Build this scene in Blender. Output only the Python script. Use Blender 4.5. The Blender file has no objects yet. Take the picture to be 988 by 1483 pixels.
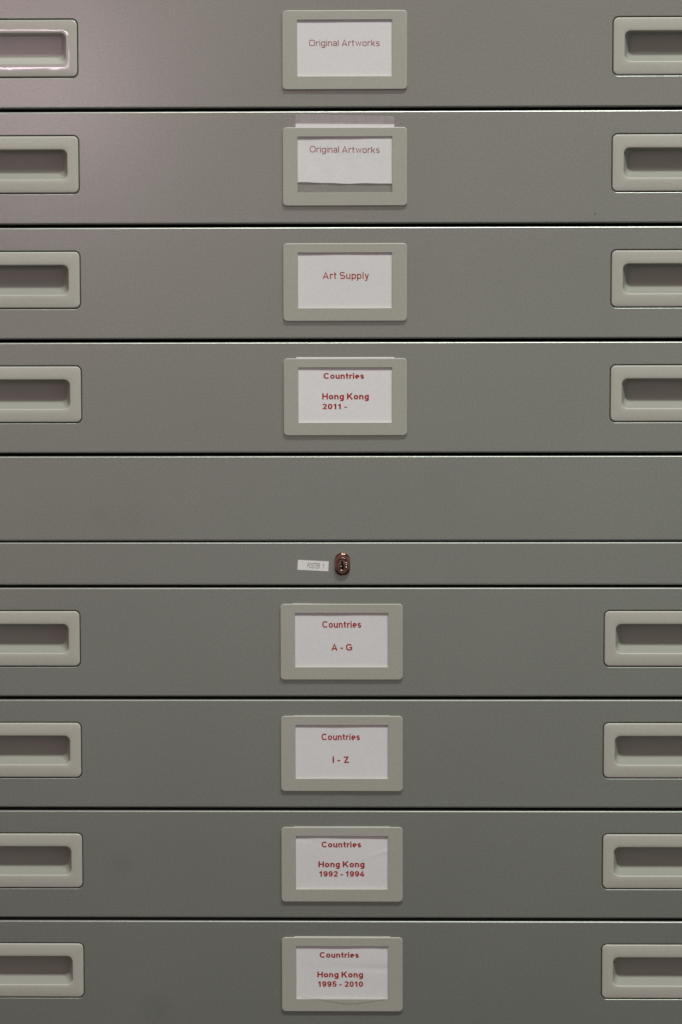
import bpy, bmesh, math, random
from mathutils import Matrix, Vector
S = bpy.context.scene
COL = S.collection
MM = 0.001

# ------------------------------------------------------------------ camera
PITCH, YAW, ROLL = 0.075393, -0.014128, -0.001899
cam_d = bpy.data.cameras.new('camera'); cam = bpy.data.objects.new('camera', cam_d); COL.objects.link(cam)
cam_d.sensor_fit = 'HORIZONTAL'; cam_d.sensor_width = 36; cam_d.lens = 2980.34 / 988 * 36
cam_d.clip_start = 0.05; cam_d.clip_end = 100
cam.rotation_mode = 'QUATERNION'
rm = (Matrix.Rotation(-YAW, 3, 'Z') @ Matrix.Rotation(math.pi / 2 - PITCH, 3, 'X') @ Matrix.Rotation(ROLL, 3, 'Z'))
cam.rotation_quaternion = rm.to_quaternion()
cam.location = (0.0, -1.5, 0.1133)
S.camera = cam

# ------------------------------------------------------------------ world, lamps, exposure
w = bpy.data.worlds.new('World'); S.world = w; w.use_nodes = True
wt = w.node_tree; bg = wt.nodes['Background']; bg.inputs[1].default_value = 1.0
# dim room: bright upper walls, dark floor and shelving below
tc = wt.nodes.new('ShaderNodeTexCoord'); sx = wt.nodes.new('ShaderNodeSeparateXYZ'); wt.links.new(tc.outputs['Generated'], sx.inputs[0])
mr = wt.nodes.new('ShaderNodeMapRange'); mr.inputs['From Min'].default_value = -1; mr.inputs['From Max'].default_value = 1
wt.links.new(sx.outputs['Z'], mr.inputs['Value'])
cr = wt.nodes.new('ShaderNodeValToRGB'); wt.links.new(mr.outputs['Result'], cr.inputs['Fac']); 
# pink tint added to the world's upper left, for the cast on the top drawers
def wm(op, a, b_):
    q = wt.nodes.new('ShaderNodeMath'); q.operation = op
    for i, v in enumerate((a, b_)):
        if isinstance(v, (int, float)): q.inputs[i].default_value = v
        else: wt.links.new(v, q.inputs[i])
    return q.outputs[0]
tl = wt.nodes.new('ShaderNodeMapRange'); tl.interpolation_type = 'SMOOTHSTEP'
tl.inputs['From Min'].default_value = -0.09; tl.inputs['From Max'].default_value = 0.19
wt.links.new(wm('SUBTRACT', sx.outputs['Z'], wm('MULTIPLY', sx.outputs['X'], 0.5)), tl.inputs['Value'])
mx = wt.nodes.new('ShaderNodeMix'); mx.data_type = 'RGBA'; mx.blend_type = 'MULTIPLY'
wt.links.new(tl.outputs['Result'], mx.inputs[0]); wt.links.new(cr.outputs['Color'], mx.inputs[6]); mx.inputs[7].default_value = (1.0, 0.66, 0.73, 1)
wt.links.new(mx.outputs[2], bg.inputs['Color'])
for k, (p, c) in enumerate([(0.0, 0.05), (0.345, 0.01), (0.43, 0.27), (0.51, 0.42), (0.62, 0.40), (0.75, 0.10), (1.0, 0.06)]):
    e = cr.color_ramp.elements[k] if k < 2 else cr.color_ramp.elements.new(p)
    e.position = p; e.color = (c * 0.985, c, c * 0.95, 1)
S.view_settings.view_transform = 'Standard'; S.view_settings.look = 'None'
S.view_settings.exposure = 0.09; S.view_settings.gamma = 1.0

def area(name, loc, aim, sx, sy, power, col, spread=180):
    l = bpy.data.lights.new(name, 'AREA'); l.shape = 'RECTANGLE'; l.size = sx; l.size_y = sy
    l.energy = power; l.color = col; l.spread = math.radians(spread)
    o = bpy.data.objects.new(name, l); COL.objects.link(o); o.location = loc
    o.rotation_euler = (Vector(aim) - Vector(loc)).to_track_quat('-Z', 'Y').to_euler()
    return o
# fluorescent tubes on the ceiling behind the camera, a little to the right of the cabinets
area('ceiling_lamp', (0.65, -2.1, 4.0), (0.0, 0.0, 0.0), 2.4, 0.30, 164.0, (0.962, 1.0, 0.945))
# pinkish light from up on the left: an added broad glow without a known source, and a small lamp whose mirror image falls on the top left handle
area('added_pink_glow', (-0.85, -1.5, 0.85), (-0.10, 0, 0.25), 0.8, 0.6, 0.25, (1.0, 0.42, 0.52), 150)
area('side_lamp', (-0.392, -0.9, 0.428), (-0.23, 0, 0.31), 0.10, 0.036, 0.085, (1.0, 0.74, 0.92), 120)

# ------------------------------------------------------------------ materials
def mat(name, base, rough=0.45, spec=0.5, metal=0.0, mottle=0.05, mscale=900, bump=0.0, bscale=900, blotch=0.03, alpha=None, spots=()):
    m = bpy.data.materials.new(name); m.use_nodes = True
    nt = m.node_tree; N = nt.nodes; L = nt.links
    b = N['Principled BSDF']
    b.inputs['Roughness'].default_value = rough; b.inputs['Specular IOR Level'].default_value = spec
    b.inputs['Metallic'].default_value = metal
    geo = N.new('ShaderNodeNewGeometry')
    n1 = N.new('ShaderNodeTexNoise'); n1.inputs['Scale'].default_value = mscale; n1.inputs['Detail'].default_value = 2
    n2 = N.new('ShaderNodeTexNoise'); n2.inputs['Scale'].default_value = 9; n2.inputs['Detail'].default_value = 3
    L.new(geo.outputs['Position'], n1.inputs['Vector']); L.new(geo.outputs['Position'], n2.inputs['Vector'])
    def rng(src, amp):
        r = N.new('ShaderNodeMapRange'); r.inputs['From Min'].default_value = 0.25; r.inputs['From Max'].default_value = 0.75
        r.inputs['To Min'].default_value = 1 - amp; r.inputs['To Max'].default_value = 1 + amp; L.new(src, r.inputs['Value']); return r.outputs['Result']
    def mul(a, c):
        q = N.new('ShaderNodeMath'); q.operation = 'MULTIPLY'
        L.new(a, q.inputs[0])
        if isinstance(c, float): q.inputs[1].default_value = c
        else: L.new(c, q.inputs[1])
        return q.outputs[0]
    f = mul(rng(n1.outputs['Fac'], mottle), rng(n2.outputs['Fac'], blotch))
    for (p, r, dark) in spots:                       # old rub marks at their places
        d = N.new('ShaderNodeVectorMath'); d.operation = 'DISTANCE'; d.inputs[1].default_value = p
        L.new(geo.outputs['Position'], d.inputs[0])
        r2 = N.new('ShaderNodeMapRange'); r2.interpolation_type = 'SMOOTHSTEP'
        r2.inputs['From Min'].default_value = r * 0.2; r2.inputs['From Max'].default_value = r
        r2.inputs['To Min'].default_value = 1 - dark; r2.inputs['To Max'].default_value = 1
        L.new(d.outputs['Value'], r2.inputs['Value']); f = mul(f, r2.outputs['Result'])
    v = N.new('ShaderNodeVectorMath'); v.operation = 'SCALE'; v.inputs[0].default_value = base
    L.new(f, v.inputs['Scale'])
    # a slight hue mottle
    n3 = N.new('ShaderNodeTexNoise'); n3.inputs['Scale'].default_value = mscale * 0.55; n3.inputs['Detail'].default_value = 1
    L.new(geo.outputs['Position'], n3.inputs['Vector'])
    hm = N.new('ShaderNodeVectorMath'); hm.operation = 'MULTIPLY_ADD'
    L.new(n3.outputs['Color'], hm.inputs[0])
    a = mottle * 0.9; hm.inputs[1].default_value = (a, a, a); hm.inputs[2].default_value = (1 - a / 2,) * 3
    vm = N.new('ShaderNodeVectorMath'); vm.operation = 'MULTIPLY'
    L.new(v.outputs[0], vm.inputs[0]); L.new(hm.outputs[0], vm.inputs[1])
    L.new(vm.outputs[0], b.inputs['Base Color'])
    if bump:
        n4 = N.new('ShaderNodeTexNoise'); n4.inputs['Scale'].default_value = bscale; n4.inputs['Detail'].default_value = 2
        L.new(geo.outputs['Position'], n4.inputs['Vector'])
        bp = N.new('ShaderNodeBump'); bp.inputs['Strength'].default_value = 1; bp.inputs['Distance'].default_value = bump
        L.new(n4.outputs['Fac'], bp.inputs['Height']); L.new(bp.outputs['Normal'], b.inputs['Normal'])
    if alpha is not None: b.inputs['Alpha'].default_value = alpha
    return m

M = {
 'steel': mat('grey_powder_coat', (0.402, 0.426, 0.378), 0.33, 0.5, metal=0.64, mottle=0.10, mscale=700, bump=0.000012, bscale=700, blotch=0.03,
      spots=[((-0.185, 0, -0.262), 0.012, 0.06), ((-0.198, 0, -0.002), 0.010, 0.045), ((0.1627, 0, 0.2155), 0.0012, 0.45),
             ((-0.173, 0, -0.004), 0.014, 0.03), ((-0.16, 0, -0.372), 0.02, 0.06), ((0.05, 0, 0.02), 0.016, 0.03)]),
 'gapshade': mat('gap_shade_black', (0.012, 0.012, 0.013), 0.7, 0.2),  # near-black that paints the shade in the gaps
 'plastic': mat('beige_plastic', (0.475, 0.475, 0.415), 0.36, 0.45, mottle=0.05, mscale=800, bump=0.00002, bscale=500, blotch=0.03),
 'glossy': mat('glossy_beige_plastic', (0.53, 0.52, 0.465), 0.10, 0.8, mottle=0.04, mscale=800, bump=0.00035, bscale=48, blotch=0.04),
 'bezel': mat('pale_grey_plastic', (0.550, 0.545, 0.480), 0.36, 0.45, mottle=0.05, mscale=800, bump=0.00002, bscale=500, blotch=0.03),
 'whitepaper': mat('bright_white_paper', (0.92, 0.92, 0.92), 0.8, 0.2, mottle=0.03, mscale=600, blotch=0.02),
 'litcup': mat('lit_cup_plastic', (0.50, 0.495, 0.45), 0.28, 0.6, mottle=0.05, mscale=800, blotch=0.03),  # paler copy of the cup plastic, lit look put into the colour
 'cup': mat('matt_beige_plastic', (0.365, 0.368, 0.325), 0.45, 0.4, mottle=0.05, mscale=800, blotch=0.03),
 'paper': mat('white_paper', (0.86, 0.86, 0.86), 0.8, 0.2, mottle=0.03, mscale=600, blotch=0.02),
 'ink': mat('dark_red_ink', (0.44, 0.036, 0.026), 0.7, 0.2, mottle=0.06),
 'thinink': mat('faded_red_ink', (0.36, 0.075, 0.065), 0.7, 0.2, mottle=0.08),
 'sticker': mat('white_sticker_paper', (0.94, 0.935, 0.92), 0.6, 0.3, mottle=0.02),
 'greyink': mat('grey_ink', (0.07, 0.07, 0.065), 0.6, 0.2, mottle=0.2),
 'film': mat('clear_plastic_film', (0.80, 0.72, 0.74), 0.16, 0.5, mottle=0.10, mscale=300, alpha=0.24),
 'thinfilm': mat('thin_clear_film', (0.8, 0.8, 0.78), 0.3, 0.2, mottle=0.02, alpha=0.04),
 'filmedge': mat('clear_film_edge', (0.10, 0.10, 0.09), 0.4, 0.3, mottle=0.05, alpha=0.17),
 'metal': mat('lock_red_reflection', (0.27, 0.135, 0.108), 0.2, 0.5, metal=1.0, mottle=0.05),  # chrome; the red it reflects is put into the base colour
 'glintsteel': mat('ridge_glint_steel', (0.62, 0.55, 0.48), 0.3, 0.5, metal=1.0, mottle=0.05),  # for the lock ridges and the painted glint
 'black': mat('keyhole_black', (0.006, 0.006, 0.006), 0.6, 0.2),
}

M['metal'].node_tree.nodes['Principled BSDF'].inputs['Coat Weight'].default_value = 0.7
M['metal'].node_tree.nodes['Principled BSDF'].inputs['Coat Roughness'].default_value = 0.12

# ------------------------------------------------------------------ helpers
def link(name, bm, m, parent=None, loc=(0, 0, 0), smooth=False):
    bmesh.ops.recalc_face_normals(bm, faces=bm.faces)
    me = bpy.data.meshes.new(name); bm.to_mesh(me); bm.free(); me.materials.append(M[m])
    if smooth:
        for p in me.polygons: p.use_smooth = True
    o = bpy.data.objects.new(name, me); COL.objects.link(o); o.location = loc
    if parent: o.parent = parent
    return o
def thing(name, label, cat, loc, group=None):
    o = bpy.data.objects.new(name, None); COL.objects.link(o); o.location = loc; o.empty_display_size = 0.02
    return tag(o, label, cat, group)
def tag(o, label, cat, group=None):
    o['label'] = label; o['category'] = cat
    if group: o['group'] = group
    return o
def rrect(cx, cz, wd, ht, r, n=8):
    pts = []; r = max(r, 0.02)
    for sx, sz, a0 in ((1, 1, 0), (-1, 1, 90), (-1, -1, 180), (1, -1, 270)):
        for k in range(n + 1):
            a = math.radians(a0 + 90 * k / n)
            pts.append((cx + sx * (wd / 2 - r) + r * math.cos(a), cz + sz * (ht / 2 - r) + r * math.sin(a)))
    return pts
def ring(bm, pts, y): return [bm.verts.new((x * MM, y * MM, z * MM)) for x, z in pts]
def bridge(bm, a, b):
    n = len(a)
    for i in range(n): bm.faces.new((a[i], a[(i + 1) % n], b[(i + 1) % n], b[i]))
def box(bm, x0, x1, y0, y1, z0, z1):
    v = [bm.verts.new((x * MM, y * MM, z * MM)) for x in (x0, x1) for y in (y0, y1) for z in (z0, z1)]
    for f in ((0, 1, 3, 2), (4, 6, 7, 5), (0, 4, 5, 1), (2, 3, 7, 6), (0, 2, 6, 4), (1, 5, 7, 3)): bm.faces.new([v[i] for i in f])
def arc_profile(b, depth, n=5):
    """front edge rounding: list of (inset, y) from the flat front to the back"""
    return [(b * (1 - math.sin(math.pi / 2 * k / n)), b * (1 - math.cos(math.pi / 2 * k / n))) for k in range(n + 1)] + [(0, depth)]
def plate(outer, holes, y0, depth, b_out, b_hole, n=8, bm=None, back=True):
    """plate with rounded front edges; y0 = front plane, holes are open tubes to the back. all mm"""
    bm = bm or bmesh.new()
    fe = []; backs = []
    for k, (cx, cz, wd, ht, r) in enumerate([outer] + holes):
        s = -1 if k == 0 else 1
        prof = arc_profile(b_out if k == 0 else b_hole, depth)
        rings = [ring(bm, rrect(cx, cz, wd + s * 2 * i, ht + s * 2 * i, r + s * i, n), y0 + y) for i, y in prof]
        for a, c in zip(rings, rings[1:]): bridge(bm, a, c)
        fe.append(rings[0]); backs.append(rings[-1])
    for loops in ((fe, backs) if back else (fe,)):
        edges = []
        for l in loops:
            for i in range(len(l)):
                e = bm.edges.get((l[i], l[(i + 1) % len(l)])); edges.append(e)
        bmesh.ops.triangle_fill(bm, edges=edges, use_beauty=True, use_dissolve=False)
    return bm

# ------------------------------------------------------------------ measures (mm)
PITCH_MM, FRONT_H = 82.994, 80.55
XU, XL, ZU, ZL = -17.88, -20.91, 372.83, -55.70
HALF_W = 420.0                       # half of a drawer front
HX, HL, HT, HH = 192.2, 150.0, 16.68, 42.0
FT, FH, FW = 11.71, 56.38, 90.0
FRAME_Z = -FT - FH / 2               # centre of the label holder below the drawer's top edge
HAND_Z = -HT - HH / 2
HC = HX + HL / 2

# ------------------------------------------------------------------ the two cabinets
def cabinet(label, x, ztop, zbot, rails):
    t = thing('cabinet', label, 'cabinet', (x * MM, 0, zbot * MM), 'plan cabinets stacked on each other')
    bm = bmesh.new(); H = ztop - zbot
    for s in (-1, 1):
        a, b_ = sorted((s * (HALF_W + 3), s * (HALF_W + 23))); box(bm, a, b_, 0.0, 600, 0, H)
    box(bm, -HALF_W - 3, HALF_W + 3, 585, 600, 0, H)
    box(bm, -HALF_W - 3, HALF_W + 3, 14, 585, H - 1.5, H - 0.02)
    box(bm, -HALF_W - 3, HALF_W + 3, 14, 585, 0.02, 1.5)
    link('carcass', bm, 'steel', t)
    bm = bmesh.new(); box(bm, -HALF_W - 2.5, HALF_W + 2.5, 24, 30, 2, H - 2); link('gap_shade_sheet', bm, 'gapshade', t)  # added black sheet behind the fronts, stands for shade in the gaps
    for nm, z0, z1, b in rails:
        bm = plate((0, (z0 + z1) / 2 - zbot, 2 * HALF_W + 5.5, z1 - z0, 1.2), [], 0, 13, b, b)
        link(nm, bm, 'steel', t)
    return t
upper = cabinet('upper grey steel plan cabinet with four drawers above a plain blank bottom panel', XU, 395.0, -21.3,
        [('top_rail', 375.2, 395.0, 1.0), ('base_panel', -21.1, 40.95, 1.1)])
lower = cabinet('lower grey steel plan cabinet with a narrow lock rail above its drawers', XL, -22.1, -430.0,
        [('lock_rail', -53.75, -22.25, 1.1), ('bottom_rail', -430.0, -388.0, 1.1)])

# lock in the rail
LX, LZ = -20.3, -38.3
def lock():
    bm = bmesh.new()
    prof = [(0.0, 0), (0.0, -1.0)] + [(2.1 * (1 - math.cos(math.pi / 2 * k / 9)), -1.0 - 2.1 * math.sin(math.pi / 2 * k / 9)) for k in range(1, 10)] + [(2.5, -3.1)]
    rings = [ring(bm, rrect(0, 0, 11.4 - 2 * i, 17.2 - 2 * i, 5.6 - i, 10), y) for i, y in prof]
    for a, c in zip(rings, rings[1:]): bridge(bm, a, c)
    bm.faces.new(rings[-1])
    o = link('lock', bm, 'metal', lower, ((LX - XL) * MM, 0, (LZ + 430.0) * MM), smooth=True)
    bm = bmesh.new()
    def circ(r, y): return ring(bm, [(0.86 * r * math.cos(2 * math.pi * k / 48), r * math.sin(2 * math.pi * k / 48)) for k in range(48)], y)
    rs = [circ(5.3, -2.9)] + [circ(4.6 + 0.62 * math.cos(math.pi * k / 12), -3.35 - 0.62 * math.sin(math.pi * k / 12)) for k in range(13)] + [circ(3.85, -3.3), circ(3.3, -3.45)]
    for a, c in zip(rs, rs[1:]): bridge(bm, a, c)
    bm.faces.new(rs[-1]); link('lock_ring', bm, 'metal', o, smooth=True)
    bm = bmesh.new()
    pr = [(-0.8, 2.8), (0.75, 2.8), (0.8, 1.2), (0.6, 0.8), (1.1, 0.1), (1.1, -2.5), (-0.45, -2.6), (-0.45, -0.4), (-1.0, 0.1), (-0.8, 0.9)]
    a = ring(bm, pr, -3.6); b_ = ring(bm, pr, -3.2); bridge(bm, a, b_); bm.faces.new(a)
    link('keyhole', bm, 'black', o)
    for z, x_, w_ in ((1.3, 2.75, 0.95), (-0.2, 2.85, 0.95), (-2.0, 2.7, 0.9), (-1.5, -1.25, 0.7)):  # three ridges on the right; the last bead stands for a glint
        bm = bmesh.new()
        bmesh.ops.create_uvsphere(bm, u_segments=14, v_segments=9, radius=1, matrix=Matrix.Translation((x_ * MM, -3.6 * MM, z * MM)) @ Matrix.Rotation(0.2 if z < -1.8 else -0.1, 4, 'Y') @ Matrix.Diagonal((w_ * MM, 0.6 * MM, 0.45 * MM, 1)))
        link('ridge_glint', bm, 'glintsteel', o, smooth=True)
lock()

# ------------------------------------------------------------------ drawers
def handle_parts(x, parent, m):
    """recessed pull: bezel set in the front's opening, with the finger cup as its sub-part"""
    W, H = HL - 1.3, HH - 1.3
    bm = bmesh.new(); n = 10
    hw, hh, hr = HL - 17.6, 21.2, 4.2
    outer = [ring(bm, rrect(0, 0, W - 2 * i, H - 2 * i, 3.7 - i, n), -0.25 + y) for i, y in reversed(arc_profile(0.9, 6, 4))]
    # front face swells slightly towards the cup and rolls over its edge
    steps = [(0.18, -0.42), (0.45, -0.55), (0.72, -0.60)]
    face = []
    for t, y in steps:
        ww = (W - 1.8) * (1 - t) + (hw + 1.6) * t; h2 = (H - 1.8) * (1 - t) + (hh + 1.6) * t; r = 2.8 * (1 - t) + (hr + 0.8) * t
        face.append(ring(bm, rrect(0, 0, ww, h2, r, n), y))
    lip = [ring(bm, rrect(0, 0, hw + 1.6 - 2 * a, hh + 1.6 - 2 * a, hr + 0.8 - a, n), y) for a, y in ((0.0, -0.58), (0.35, -0.5), (0.6, -0.3), (0.75, 0.0), (0.8, 0.4))]
    allr = outer + face + lip
    for a, c in zip(allr, allr[1:]): bridge(bm, a, c)
    o = link('handle', bm, m, parent, (x * MM, 0, HAND_Z * MM), smooth=True)
    bm = bmesh.new()
    def cup(t, d):      # t: 0 at the mouth .. 1 at the back
        return ring(bm, rrect(0, 2.55 * t, hw - 8.6 * t, hh - 5.9 * t, hr - 0.6 * t, n), d)
    rs = [cup(0, 0.4), cup(0.30, 3.0), cup(0.62, 5.8), cup(0.86, 7.9), cup(0.95, 8.5), cup(1.0, 8.8)]
    for a, c in zip(rs, rs[1:]): bridge(bm, a, c)
    bm.faces.new(rs[-1])
    link('finger_cup', bm, 'litcup' if m == 'glossy' else 'cup', o)
    return o
def holder_parts(parent):
    bm = plate((0, 0, FW, FH, 3.0), [(0, 1.4, 68.2, 40.0, 0.3)], -1.95, 0.95, 0.7, 0.2)
    for x0, x1, z0, z1 in ((-43.5, -37.5, -26.5, 26.8), (37.5, 43.5, -26.5, 26.8), (-37.5, 37.5, -26.5, -22.0)):
        box(bm, x0, x1, -1.02, 0.0, z0, z1)
    return link('label_holder', bm, 'plastic', parent, (0, 0, FRAME_Z * MM))

D_LABEL = [
 'topmost grey drawer, its shiny left handle glaring, marked Original Artworks',
 'grey drawer whose card has slid up out of the label holder, clear film on top',
 'grey drawer marked Art Supply, third from the top',
 'grey drawer marked Countries Hong Kong 2011, just above the blank panel',
 'grey drawer marked Countries A - G, just below the lock',
 'grey drawer marked Countries I - Z, second below the lock rail',
 'grey drawer marked Countries Hong Kong 1992 - 1994, next to last',
 'bottom grey drawer marked Countries Hong Kong 1995 - 2010']
def drawer_at(i): return ((XU, ZU - i * PITCH_MM) if i < 4 else (XL, ZL - (i - 4) * PITCH_MM))
proto = None; drawers = []
for i in range(8):
    x, z = drawer_at(i)
    t = thing('drawer', D_LABEL[i], 'drawer', (x * MM, 0, z * MM), 'flat file drawers of the two cabinets')
    drawers.append(t)
    if proto is None:
        holes = [(s * HC, HAND_Z, HL, HH, 4.3) for s in (-1, 1)]
        link('drawer_front', plate((0, -FRONT_H / 2, 2 * HALF_W, FRONT_H, 1.5), holes, 0, 12, 1.15, 0.55), 'steel', t)
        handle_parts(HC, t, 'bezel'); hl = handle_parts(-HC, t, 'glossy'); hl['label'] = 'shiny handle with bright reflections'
        holder_parts(t); proto = t
    else:
        kids = sorted(proto.children, key=lambda o: o.name)
        pl = next(o for o in kids if o.name == 'handle')
        for ch in kids:
            src = ch
            if ch.name == 'handle.001': src = pl
            c = src.copy(); COL.objects.link(c); c.parent = t; c.location = ch.location
            if ch.name == 'handle.001': c.name = 'handle'
            for g in src.children:
                d = g.copy(); COL.objects.link(d); d.parent = c

# ------------------------------------------------------------------ lettering
def glyph(ch, h, n):
    """strokes (centre lines) of one letter, cap height 1, h = half stroke, n = squareness of the bowls; returns (width, [strokes])"""
    X = 0.735
    def se(cx, cy, rx, ry, a0, a1):
        k = max(4, int(abs(a1 - a0) / 9)); out = []
        for i in range(k + 1):
            t = math.radians(a0 + (a1 - a0) * i / k); c, q = math.cos(t), math.sin(t)
            out.append((cx + rx * math.copysign(abs(c) ** (2 / n), c), cy + ry * math.copysign(abs(q) ** (2 / n), q)))
        return out
    def ess(W, H):
        r = (H - 2 * h) / 4
        return se(W / 2, H - h - r, W / 2 - h, r, 28, 270) + se(W / 2, h + r, W / 2 - h, r, 90, -152)[1:]
    c3 = 0.31 - h
    G = {
     'O': lambda: (0.9, [se(.45, .5, .45 - h, .5 - h, 0, 360)]),
     'C': lambda: (0.86, [se(.46, .5, .46 - h, .5 - h, 42, 318)]),
     'G': lambda: (0.9, [se(.46, .5, .46 - h, .5 - h, 42, 300) + [(.9 - h, .2), (.9 - h, .47), (.5, .47)]]),
     'A': lambda: (0.9, [[(h * 1.05, 0), (.45, 1 - h * .6), (.9 - h * 1.05, 0)], [(.2, .28), (.7, .28)]]),
     'S': lambda: (0.78, [ess(.78, 1)]), 's': lambda: (0.56, [ess(.56, X)]),
     'H': lambda: (0.8, [[(h, 0), (h, 1)], [(.8 - h, 0), (.8 - h, 1)], [(h, .52), (.8 - h, .52)]]),
     'K': lambda: (0.84, [[(h, 0), (h, 1)], [(h, .34), (.78 - h * .4, 1)], [(.34, .6), (.84 - h * .9, 0)]]),
     'I': lambda: (2 * h, [[(h, 0), (h, 1)]]), 'l': lambda: (2 * h, [[(h, 0), (h, 1)]]),
     'Z': lambda: (0.72, [[(.04, 1 - h), (.72 - h * 1.9, 1 - h), (h * 1.9, h), (.72, h)]]),
     'E': lambda: (0.66, [[(.66, 1 - h), (h, 1 - h), (h, h), (.66, h)], [(h, .52), (.61, .52)]]),
     'T': lambda: (0.74, [[(0, 1 - h), (.74, 1 - h)], [(.37, 0), (.37, 1 - h)]]),
     'P': lambda: (0.72, [[(h, 0), (h, 1 - h)] + [(.4, 1 - h)] + se(.42, .71, .3 - h, .29 - h, 90, -90) + [(h, .42 + h)]]),
     'R': lambda: (0.76, [[(h, 0), (h, 1 - h)] + [(.4, 1 - h)] + se(.42, .72, .3 - h, .28 - h, 90, -90) + [(h, .44 + h)], [(.4, .46), (.76 - h, 0)]]),
     'r': lambda: (0.4, [[(h, 0), (h, X)], se(.42, X - .32, .42 - h, .32 - h, 180, 88)]),
     'i': lambda: (2 * h, [[(h, 0), (h, X)], [(h, 1 - 2 * h * .9), (h, 1)]]),
     'g': lambda: (0.63, [se(.315, X / 2, .315 - h, X / 2 - h, 0, 360), [(.63 - h, X), (.63 - h, .0)] + se(.315, -.02, .315 - h, .26 - h, 0, -155)]),
     'n': lambda: (0.62, [[(h, 0), (h, X)], se(.31, X - .31, c3, c3, 180, 0) + [(.62 - h, 0)]]),
     'u': lambda: (0.62, [[(h, X), (h, .31)] + se(.31, .31, c3, c3, 180, 360), [(.62 - h, 0), (.62 - h, X)]]),
     'a': lambda: (0.6, [[(.6 - h, 0), (.6 - h, X - .24)] + se(.31, X - .24, .29 - h, .24 - h, 0, 158), se(.3, .215, .3 - h, .215 - h, 0, 360)]),
     't': lambda: (0.4, [[(.09 + h, .95), (.09 + h, .22)] + se(.3 + h, .22, .21, .22 - h, 180, 262), [(0, X - h), (.39, X - h)]]),
     'w': lambda: (0.94, [[(h, X), (.26, h * .7), (.47, X - h * .6), (.68, h * .7), (.94 - h, X)]]),
     'o': lambda: (0.65, [se(.325, X / 2, .325 - h, X / 2 - h, 0, 360)]),
     'k': lambda: (0.6, [[(h, 0), (h, 1)], [(h, .24), (.56 - h * .3, X)], [(.24, .42), (.6 - h * .8, 0)]]),
     'p': lambda: (0.64, [[(h, X), (h, -.27)], se(.325, X / 2, .315 - h, X / 2 - h, 0, 360)]),
     'y': lambda: (0.62, [[(h, X), (.32, .04)], [(.62 - h, X), (.3, -.14)] + [(.24, -.24), (.07, -.25 + h * .3)]]),
     'e': lambda: (0.63, [[(h, X / 2 - .01), (.63 - h, X / 2 - .01)] + se(.315, X / 2, .315 - h, X / 2 - h, 6, 288)]),
     '2': lambda: (0.64, [se(.32, .69, .32 - h, .31 - h, 165, -30) + [(h * 1.6, h), (.64, h)]]),
     '0': lambda: (0.64, [se(.32, .5, .32 - h, .5 - h, 0, 360)]),
     '1': lambda: (0.5, [[(.42 - h, 0), (.42 - h, 1)], [(.42 - h, .93), (.2, .78), (.03, .72)]]),
     '9': lambda: (0.64, [se(.32, .67, .32 - h, .33 - h, 0, 360), [(.64 - h, .67)] + se(.32, .46, .32 - h, .46 - h, 0, -150)]),
     '4': lambda: (0.68, [[(.53 - h, 0), (.53 - h, 1 - h * .5), (.05, .3)], [(.02, .23 + h * .5), (.68, .23 + h * .5)]]),
     '5': lambda: (0.64, [[(.58, 1 - h), (.17, 1 - h), (.1 + h * .3, .5)] + se(.3, .33, .34 - h, .33 - h, 120, -152)]),
     '-': lambda: (0.34, [[(0, .36), (.34, .36)]]), ' ': lambda: (0.22, []),
    }
    return G[ch]()
def stroke_text(txt, h, n, gap=0.13):
    """returns (width, [quads]) of a line of lettering drawn with strokes of half width h"""
    quads = []; x = 0.0; layer = 0
    for ch in txt:
        wd, strokes = glyph(ch, h, n)
        for st in strokes:
            P = [Vector(p) for p in st]; P = [p for k, p in enumerate(P) if k == 0 or (p - P[k - 1]).length > 1e-4]
            closed = (P[0] - P[-1]).length < 1e-3 and len(P) > 4
            if closed: P = P[:-1]
            m = len(P); L = []
            for k in range(m):
                a = P[k - 1] if (k or closed) else None; c = P[(k + 1) % m] if (k < m - 1 or closed) else None
                d0 = (P[k] - a).normalized() if a is not None else None; d1 = (c - P[k]).normalized() if c is not None else None
                d0 = d0 or d1; d1 = d1 or d0
                n0 = Vector((-d0.y, d0.x)); n1 = Vector((-d1.y, d1.x)); nn = (n0 + n1)
                nn = nn.normalized() if nn.length > 1e-4 else n0
                k2 = h / max(0.55, nn.dot(n0))
                L.append((P[k] + nn * k2, P[k] - nn * k2))
            for k in range(m if closed else m - 1):
                (a1, a2), (b1, b2) = L[k], L[(k + 1) % m]
                quads.append(([(q.x + x, q.y) for q in (a1, a2, b2, b1)], layer))
            layer = (layer + 1) % 4
        x += wd + (gap if ch != ' ' else gap * 0.6)
    return x - gap, quads
def lettering(lines, surf, style, ink, parent):
    """lines: (text, x0, x1, base0, base1, cap height) in mm, printed on the sheet surf(x, z) -> y"""
    bm = bmesh.new(); h, n, gap = style
    for txt, x0, x1, b0, b1, cap in lines:
        wd, quads = stroke_text(txt, h, n, gap); sx = (x1 - x0) / wd
        for q, layer in quads:
            vs = []
            for u, v in q:
                x = x0 + u * sx; z = b0 + (b1 - b0) * (x - x0) / (x1 - x0) + v * cap
                vs.append(bm.verts.new((x * MM, (surf(x, z) - 0.05 - 0.008 * layer) * MM, z * MM)))
            try: bm.faces.new(vs)
            except ValueError: pass
    for f in bm.faces:
        f.normal_update()
        if f.normal.y > 0: f.normal_flip()
    me = bpy.data.meshes.new('lettering'); bm.to_mesh(me); bm.free(); me.materials.append(M[ink])
    o = bpy.data.objects.new('lettering', me); COL.objects.link(o); o.parent = parent
    return o
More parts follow.
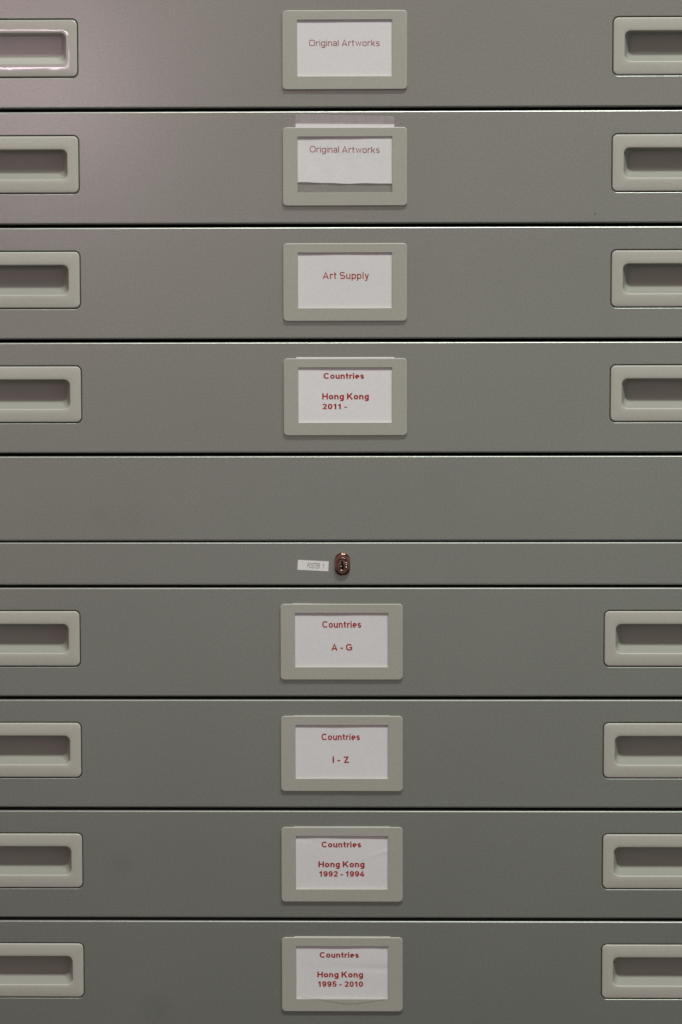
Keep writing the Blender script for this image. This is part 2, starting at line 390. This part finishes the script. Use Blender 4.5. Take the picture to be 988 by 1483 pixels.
def sheet(surf, corners, nx=36, nz=26, thick=0.12, wob=None):
    """thin sheet between four corners BL BR TR TL (mm); wob(u) shifts the bottom edge"""
    bm = bmesh.new(); G = []
    (ax, az), (bx, bz), (cx, cz), (dx, dz) = corners
    for side in (0, 1):
        g = []
        for j in range(nz + 1):
            row = []
            for i in range(nx + 1):
                u, v = i / nx, j / nz
                x = (ax * (1 - u) + bx * u) * (1 - v) + (dx * (1 - u) + cx * u) * v
                z = (az * (1 - u) + bz * u) * (1 - v) + (dz * (1 - u) + cz * u) * v
                if wob: z += wob(u) * (1 - v)
                row.append(bm.verts.new((x * MM, (surf(x, z) + side * thick) * MM, z * MM)))
            g.append(row)
        for j in range(nz):
            for i in range(nx): bm.faces.new((g[j][i], g[j][i + 1], g[j + 1][i + 1], g[j + 1][i]))
        G.append(g)
    f, k = G
    def strip(a, b):
        for i in range(len(a) - 1): bm.faces.new((a[i], a[i + 1], b[i + 1], b[i]))
    strip(f[0], k[0]); strip(f[-1], k[-1]); strip([r[0] for r in f], [r[0] for r in k]); strip([r[-1] for r in f], [r[-1] for r in k])
    return bm

CARDS = [
 ([('Original Artworks', -25.53, 25.09, 2.95, 2.75, 4.55)], 'thin', 24.5, ('flat white card reading Original Artworks in the topmost holder', )),
 ([('Original Artworks', -25.32, 25.05, 10.38, 9.67, 4.54)], 'thin', 30.6, ('crooked white card reading Original Artworks, slid up past its holder under clear film', )),
 ([('Art Supply', -16.23, 17.21, 2.53, 2.45, 4.98)], 'mid', 25.0, ('white card reading only Art Supply', )),
 ([('Countries', -15.86, 13.68, 13.24, 13.19, 4.26), ('Hong Kong', -16.80, 17.13, -1.71, -1.77, 4.47), ('2011 -', -16.82, 1.13, -8.85, -8.87, 3.97)], 'bold', 29.0,
   ('white card reading Countries Hong Kong 2011 - in bold red', )),
 ([('Countries', -14.21, 14.39, 10.44, 10.43, 4.90), ('A - G', -7.65, 7.82, -6.43, -6.43, 4.91)], 'semi', 27.5, ('white card reading Countries A - G below the lock', )),
 ([('Countries', -14.98, 13.38, 10.01, 10.03, 4.84), ('I - Z', -6.82, 5.41, -6.99, -6.98, 4.85)], 'semi', 28.4, ('white card reading Countries I - Z', )),
 ([('Countries', -15.19, 14.20, 12.72, 12.77, 4.36), ('Hong Kong', -17.48, 16.64, -2.19, -2.13, 4.52), ('1992 - 1994', -16.94, 16.63, -9.26, -9.20, 4.16)], 'bold', 28.4,
   ('wrinkled white card reading Countries Hong Kong 1992 - 1994', )),
 ([('Countries', -16.79, 12.36, 12.44, 12.50, 4.29), ('Hong Kong', -18.53, 15.47, -2.49, -2.41, 4.40), ('1995 - 2010', -18.09, 15.46, -9.62, -9.54, 4.19)], 'bold', 28.6,
   ('white card reading Countries Hong Kong 1995 - 2010 with loose clear film at its foot', )),
]
STYLE = {'thin': ((0.058, 3.0, 0.16), 'thinink'), 'mid': ((0.072, 3.0, 0.17), 'ink'), 'semi': ((0.094, 2.35, 0.125), 'ink'), 'bold': ((0.104, 2.1, 0.12), 'ink')}
for i, (lines, st, top, (lab,)) in enumerate(CARDS):
    x, z = drawer_at(i)
    t = thing('name_card', lab, 'label card', (x * MM, 0, (z + FRAME_Z) * MM), 'name cards in the drawer label holders')
    R = random.Random(40 + i); ph = [R.uniform(0, 6.3) for _ in range(6)]
    amp = [0.04, 0.13, 0.07, 0.06, 0.06, 0.06, 0.10, 0.10][i]
    def surf(x, z, ph=ph, amp=amp, i=i):
        y = amp * math.sin(x * 0.075 + ph[0] + z * 0.02) + amp * 0.6 * math.sin(x * 0.17 + ph[1] - z * 0.05) + amp * 0.5 * math.sin(z * 0.14 + ph[2] + x * 0.03)
        if i == 6: y += 0.16 * math.exp(-((z - 9 - 0.32 * (x - 30)) / 1.5) ** 2) * max(0, min(1, (x - 16) / 18)) * -1.0 + 0.16 * math.exp(-((z - 11 + 0.3 * x) / 2.2) ** 2) * max(0, -x / 40)
        if i == 7: y += 0.2 * math.exp(-((z - 5 + 0.03 * x) / 2.6) ** 2) * max(0, min(1, (x + 20) / 45))
        if i == 1: y += 0.22 * math.sin(x * 0.30 + 0.2 * math.sin(z * 0.3)) * max(0, min(1, (6 - z) / 16))
        return -0.80 + max(-0.18, min(0.45, y))
    hw = 35.6
    wob = None; bl, br = -21.0, -21.0
    if i == 1:
        bl, br = -11.2, -12.4; wob = lambda u: 0.25 * math.sin(9 * u + 0.4) + 0.12 * math.sin(21 * u)
    tl, tr = (top, top) if i != 1 else (30.9, 30.2)
    if i == 4: tl, tr = 28.5, 27.6
    link('card_sheet', sheet(surf, [(-hw, bl), (hw, br), (hw, tr), (-hw, tl)], 60, 46, wob=wob), 'whitepaper' if i == 3 else 'paper', t, smooth=False)
    style, ink = STYLE[st]
    lettering(lines, surf, style, ink, t)
    if i == 1:
        s2 = lambda x, z: -0.12 + 0.05 * math.sin(x * 0.5) + 0.04 * math.sin(x * 1.3 + 1)
        bm = sheet(s2, [(-35.45, 22.0), (35.45, 22.0), (35.45, 35.95), (-35.45, 37.75)], 90, 6, thick=0.05)
        link('plastic_sleeve', bm, 'film', t)
    if i == 7:
        # clear film that has slipped out over the foot of the holder, its edge bowed downwards
        bm = bmesh.new(); K = 40; rows = []
        for k in range(K + 1):
            u = k / K; xx = -31 + 66 * u
            zz = -18.2 - 3.6 * math.sin(math.pi * max(0, min(1, (u - 0.12) / 0.88))) ** 1.4 + 0.9 * (1 - u) * math.exp(-u * 5)
            rows.append([bm.verts.new((xx * MM, y * MM, q * MM)) for y, q in ((-0.95, -15.0 if u < 0.2 else -17.0), (-2.1, -17.9), (-2.2, zz))])
        for a, c in zip(rows, rows[1:]):
            for j in range(2): bm.faces.new((a[j], c[j], c[j + 1], a[j + 1]))
        o = link('plastic_sleeve', bm, 'thinfilm', t)
        bm = bmesh.new(); rows = []          # its cut edge
        for c in [tuple(v.co) for v in [q for q in o.data.vertices]][2::3]:
            rows.append([bm.verts.new((c[0], c[1] + dy * MM, c[2] + dz * MM)) for dy, dz in ((-0.08, 0.12), (-0.12, -0.12), (0.1, -0.12), (0.1, 0.12))])
        for a, c in zip(rows, rows[1:]):
            for j in range(4): bm.faces.new((a[j], c[j], c[(j + 1) % 4], a[(j + 1) % 4]))
        link('sleeve_edge', bm, 'filmedge', o)

# small adhesive label beside the lock
t = thing('adhesive_label', 'small tilted white sticker reading POSTER 1 beside the lock', 'sticker', (-41.7 * MM, 0, -39.4 * MM))
t.rotation_euler = (0, math.radians(2.9), 0)
flat = lambda x, z: -0.22
link('sticker', sheet(flat, [(-11.35, -3.65), (11.35, -3.65), (11.35, 3.65), (-11.35, 3.65)], 4, 4, thick=0.2), 'sticker', t)
lettering([('POSTER', -4.1, 4.9, -1.9, -1.9, 3.75), ('1', 7.1, 8.0, -1.9, -1.9, 3.75)], flat, (0.05, 2.4, 0.2), 'greyink', t)
